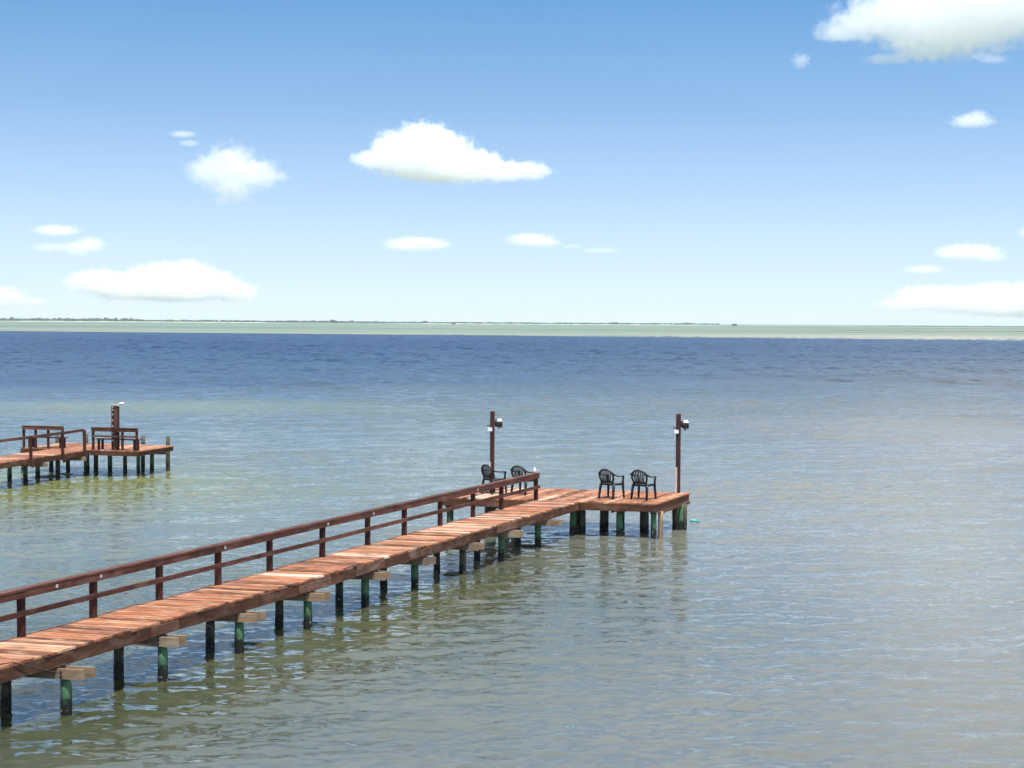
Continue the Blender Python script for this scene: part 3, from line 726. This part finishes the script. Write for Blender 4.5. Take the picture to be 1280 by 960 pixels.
# ------------------------------------------------------------------ clouds: real volumes kilometres away
def cloud_mat(name, kappa, lobes, erode, ns, crisp):
    """density falls off from the lobes' centres and is broken up by noise, all in object space (metres)"""
    m = bpy.data.materials.new(name); m.use_nodes = True; nt = m.node_tree; nt.nodes.clear()
    out = nt.nodes.new('ShaderNodeOutputMaterial')
    v = nt.nodes.new('ShaderNodeVolumePrincipled'); nt.links.new(v.outputs[0], out.inputs['Volume'])
    v.inputs['Color'].default_value = (1, 1, 1, 1); v.inputs['Anisotropy'].default_value = 0.0
    tc = N(nt, 'TexCoord'); P = tc.outputs['Object']; best = None
    for c, r in lobes:
        a = N(nt, 'VectorMath', operation='SUBTRACT'); nt.links.new(P, a.inputs[0]); a.inputs[1].default_value = c
        q = N(nt, 'VectorMath', operation='DIVIDE'); nt.links.new(a.outputs[0], q.inputs[0]); q.inputs[1].default_value = r
        l = N(nt, 'VectorMath', operation='LENGTH'); nt.links.new(q.outputs[0], l.inputs[0])
        best = l.outputs['Value'] if best is None else math_(nt, 'SMOOTH_MIN', best, l.outputs['Value'], c=.25)
    n = N(nt, 'TexNoise', Scale=1/ns, Detail=6.0, Roughness=.66); nt.links.new(P, n.inputs['Vector'])
    f = math_(nt, 'SUBTRACT', 1.0, best)
    f = math_(nt, 'ADD', f, math_(nt, 'MULTIPLY', math_(nt, 'SUBTRACT', n.outputs[0], .5), erode))
    f = math_(nt, 'MULTIPLY', f, crisp, clamp=True)
    nt.links.new(math_(nt, 'MULTIPLY', f, kappa*.85), v.inputs['Density'])
    return m
def cloud(lobes, D, kappa, lab, lump=.18, seed=0, erode=2.4, crisp=2.0):
    """lobes: (px, py, rx, rz) read off the photo in pixels; built at distance D in metres"""
    k = D/F; rr = random.Random(seed)
    cx = sum(l[0] for l in lobes)/len(lobes); cy = sum(l[1] for l in lobes)/len(lobes)
    cen = RAY(cx, cy, D); bm = bmesh.new(); LL = []
    for (px, py, rx, rz) in lobes:
        rx, rz = rx*1.1, rz*1.15
        ry = (rx*.5+rz*.6)
        q = RAY(px, py, D)-cen+Vector((0, rr.uniform(-.2, .2)*ry*k, 0))
        LL.append((tuple(q), (rx*k, ry*k, rz*k)))
        bmesh.ops.create_icosphere(bm, subdivisions=3, radius=1.5, matrix=Matrix.Translation(q) @ Matrix.Diagonal((rx*k, ry*k, rz*k, 1)))
    minr = min(min(l[2], l[3]) for l in lobes); mean = sum(l[3] for l in lobes)/len(lobes)
    me = bpy.data.meshes.new('cloud'); bm.to_mesh(me); bm.free()
    me.materials.append(cloud_mat('cloud_vapour', kappa/k, LL, erode, mean*k*.6, crisp))
    o = bpy.data.objects.new('cloud', me); C.objects.link(o); o.location = cen
    rm = o.modifiers.new('union', 'REMESH'); rm.mode = 'VOXEL'; rm.voxel_size = max(1.2, minr*.2)*k
    tag(o, lab, 'cloud', 'fair-weather clouds')
    return o
KP = .055
cloud([(530, 180, 36, 24), (552, 190, 38, 24), (497, 188, 32, 22), (466, 200, 26, 11), (596, 205, 34, 16), (630, 214, 44, 11), (664, 214, 24, 11), (560, 212, 80, 14), (510, 202, 50, 14)], 7000, KP, 'large bright white cloud with a humped top above the centre of the photo', seed=1, crisp=4.5, erode=2.0)
cloud([(290, 215, 36, 30), (262, 213, 28, 20), (322, 218, 32, 17), (292, 236, 24, 20), (285, 195, 26, 9)], 7000, .035, 'round soft-edged white cloud above the left pier', .25, 2)
cloud([(229, 168, 16, 4), (236, 179, 12, 4)], 7000, .05, 'faint small wisp above and left of the round cloud', .3, 3)
cloud([(71, 288, 26, 6)], 9000, .09, 'small flat cloud, upper one of the pair near the left edge', .25, 4)
cloud([(66, 310, 22, 6), (95, 311, 20, 9), (112, 306, 18, 9)], 9000, .07, 'small flat cloud, lower one of the pair near the left edge', .25, 5)
cloud([(205, 352, 45, 20), (230, 346, 32, 18), (260, 356, 38, 17), (180, 357, 45, 15), (125, 353, 36, 14), (150, 362, 36, 12), (290, 365, 30, 11), (215, 367, 60, 9)], 10000, .08, 'broad white cloud low over the horizon above the left pier', .2, 6, 2.0, 3.5)
cloud([(8, 372, 24, 12), (-20, 372, 30, 16), (40, 376, 16, 5)], 10000, .06, 'white cloud cut by the left edge just above the horizon', .2, 7)
cloud([(521, 305, 38, 8), (505, 307, 24, 7), (545, 306, 18, 5)], 9000, .07, 'small flat cloud below the large humped cloud', .25, 8)
cloud([(664, 300, 30, 8), (680, 303, 20, 6)], 9000, .07, 'small flat cloud right of centre with a faint tail beside it', .25, 9)
cloud([(715, 308, 14, 3), (750, 313, 24, 3.5)], 9000, .03, 'faint thin streak of cloud right of centre', .3, 10)
cloud([(1140, 18, 80, 26), (1190, 30, 90, 34), (1090, 30, 55, 17), (1050, 44, 32, 8), (1240, 15, 90, 32), (1160, 55, 50, 20), (1110, 74, 26, 6), (1250, -20, 110, 40), (1150, -12, 60, 28)], 6000, .03, 'largest cloud, cut by the upper right corner', .2, 11, 1.9, 3.0)
cloud([(1216, 151, 24, 8), (1222, 146, 12, 8), (1206, 154, 16, 5)], 7500, .06, 'small white cloud alone near the right edge', .25, 12)
cloud([(1212, 315, 36, 9), (1195, 316, 24, 8), (1235, 321, 22, 6)], 9000, .07, 'flat cloud near the right edge above a smaller one', .25, 13)
cloud([(1158, 337, 26, 5)], 9000, .06, 'thin cloud near the right edge, lower left of a larger flat one', .25, 14)
cloud([(1160, 371, 40, 13), (1200, 375, 50, 15), (1245, 374, 45, 18), (1290, 372, 40, 18), (1270, 385, 70, 10), (1150, 380, 50, 7)], 10000, .06, 'broad white cloud low over the horizon at the right edge', .2, 15, 1.6, 4.0)
cloud([(1001, 76, 11, 9)], 7000, .03, 'faint round puff left of the largest cloud', .3, 16)
cloud([(1240, 74, 20, 5), (1225, 70, 14, 4)], 7000, .02, 'faint wisp below the largest cloud at the right', .3, 17)
cloud([(1282, 292, 10, 8)], 9000, .05, 'small cloud scrap cut by the right edge', .3, 18)

# ------------------------------------------------------------------ sea air
mb = MB(); mb.box(-15400, 15400, -400, 15400, -2.5, 34)
m = bpy.data.materials.new('sea_air'); m.use_nodes = True; nt = m.node_tree; nt.nodes.clear()
out = nt.nodes.new('ShaderNodeOutputMaterial'); v = nt.nodes.new('ShaderNodeVolumePrincipled'); nt.links.new(v.outputs[0], out.inputs['Volume'])
v.inputs['Color'].default_value = (.86, .93, 1, 1); v.inputs['Density'].default_value = 5e-5; v.inputs['Anisotropy'].default_value = .1
hzo = mb.build('haze', m, None); hzo.location = (0, 0, 0); tag(hzo, kind='stuff')

# ------------------------------------------------------------------ light
SUN_EL, SUN_AZ = 68.0, 20.0                   # azimuth: degrees from straight behind the camera towards the right
d = Vector((math.sin(R(SUN_AZ))*math.cos(R(SUN_EL)), -math.cos(R(SUN_AZ))*math.cos(R(SUN_EL)), math.sin(R(SUN_EL))))
sl = bpy.data.lights.new('sun', 'SUN'); sl.energy = 4.0; sl.angle = R(.53); sl.color = (1.0, .965, .945)
so = bpy.data.objects.new('sun', sl); C.objects.link(so); so.rotation_euler = d.to_track_quat('Z', 'Y').to_euler()
wd = bpy.data.worlds.new('World'); sc.world = wd; wd.use_nodes = True; nt = wd.node_tree; nt.nodes.clear()
out = nt.nodes.new('ShaderNodeOutputWorld'); bg = nt.nodes.new('ShaderNodeBackground'); nt.links.new(bg.outputs[0], out.inputs[0])
sky = nt.nodes.new('ShaderNodeTexSky'); sky.sky_type = 'NISHITA'; sky.sun_disc = False
sky.sun_elevation = R(SUN_EL); sky.sun_rotation = R(180-SUN_AZ)
sky.altitude = 0; sky.air_density = 1.0; sky.dust_density = 0.0; sky.ozone_density = 2.0
tc = nt.nodes.new('ShaderNodeTexCoord'); mp = nt.nodes.new('ShaderNodeMapping'); mp.inputs['Scale'].default_value = (1, 1, 3.0); mp.inputs['Location'].default_value = (0, 0, .14)
nt.links.new(tc.outputs['Generated'], mp.inputs[0]); nt.links.new(mp.outputs[0], sky.inputs[0])
hs = nt.nodes.new('ShaderNodeHueSaturation'); hs.inputs['Saturation'].default_value = 1.15; nt.links.new(sky.outputs[0], hs.inputs['Color'])
tint = nt.nodes.new('ShaderNodeMix'); tint.data_type = 'RGBA'; tint.blend_type = 'MULTIPLY'; tint.inputs[0].default_value = 1; tint.inputs[7].default_value = (.80, 1.20, 1.13, 1)
nt.links.new(hs.outputs[0], tint.inputs[6])
sx = nt.nodes.new('ShaderNodeSeparateXYZ'); nt.links.new(tc.outputs['Generated'], sx.inputs[0])
hz = ramp(nt, sx.outputs['Z'], [(0.0, g3(.90)), (.04, g3(.68)), (.08, g3(.46)), (.13, g3(.24)), (.21, g3(.05)), (.3, g3(0))])
skyc = mixc(nt, hz, tint.outputs[2], (3.9, 4.15, 4.55))
# pale cloudy layer added overhead, out of view, to lighten the water's reflections
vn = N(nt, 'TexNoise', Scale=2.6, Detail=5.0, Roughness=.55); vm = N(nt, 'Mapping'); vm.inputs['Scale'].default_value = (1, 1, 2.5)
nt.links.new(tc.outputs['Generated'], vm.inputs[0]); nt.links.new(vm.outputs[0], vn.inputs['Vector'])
added_veil = math_(nt, 'MULTIPLY', ramp(nt, sx.outputs['Z'], [(.215, g3(0)), (.33, g3(1))]), ramp(nt, vn.outputs[0], [(.32, g3(.2)), (.62, g3(.8))]))
skyc = mixc(nt, added_veil, skyc, (5.4, 5.5, 5.65))
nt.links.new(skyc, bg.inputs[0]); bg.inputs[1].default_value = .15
sc.view_settings.view_transform = 'Standard'; sc.view_settings.look = 'None'; sc.view_settings.exposure = 0.6; sc.view_settings.gamma = 1.0
sc.cycles.volume_bounces = 24; sc.cycles.max_bounces = 28; sc.cycles.diffuse_bounces = 3; sc.cycles.glossy_bounces = 3
sc.cycles.use_denoising = True
sc.cycles.sample_clamp_indirect = 6.0
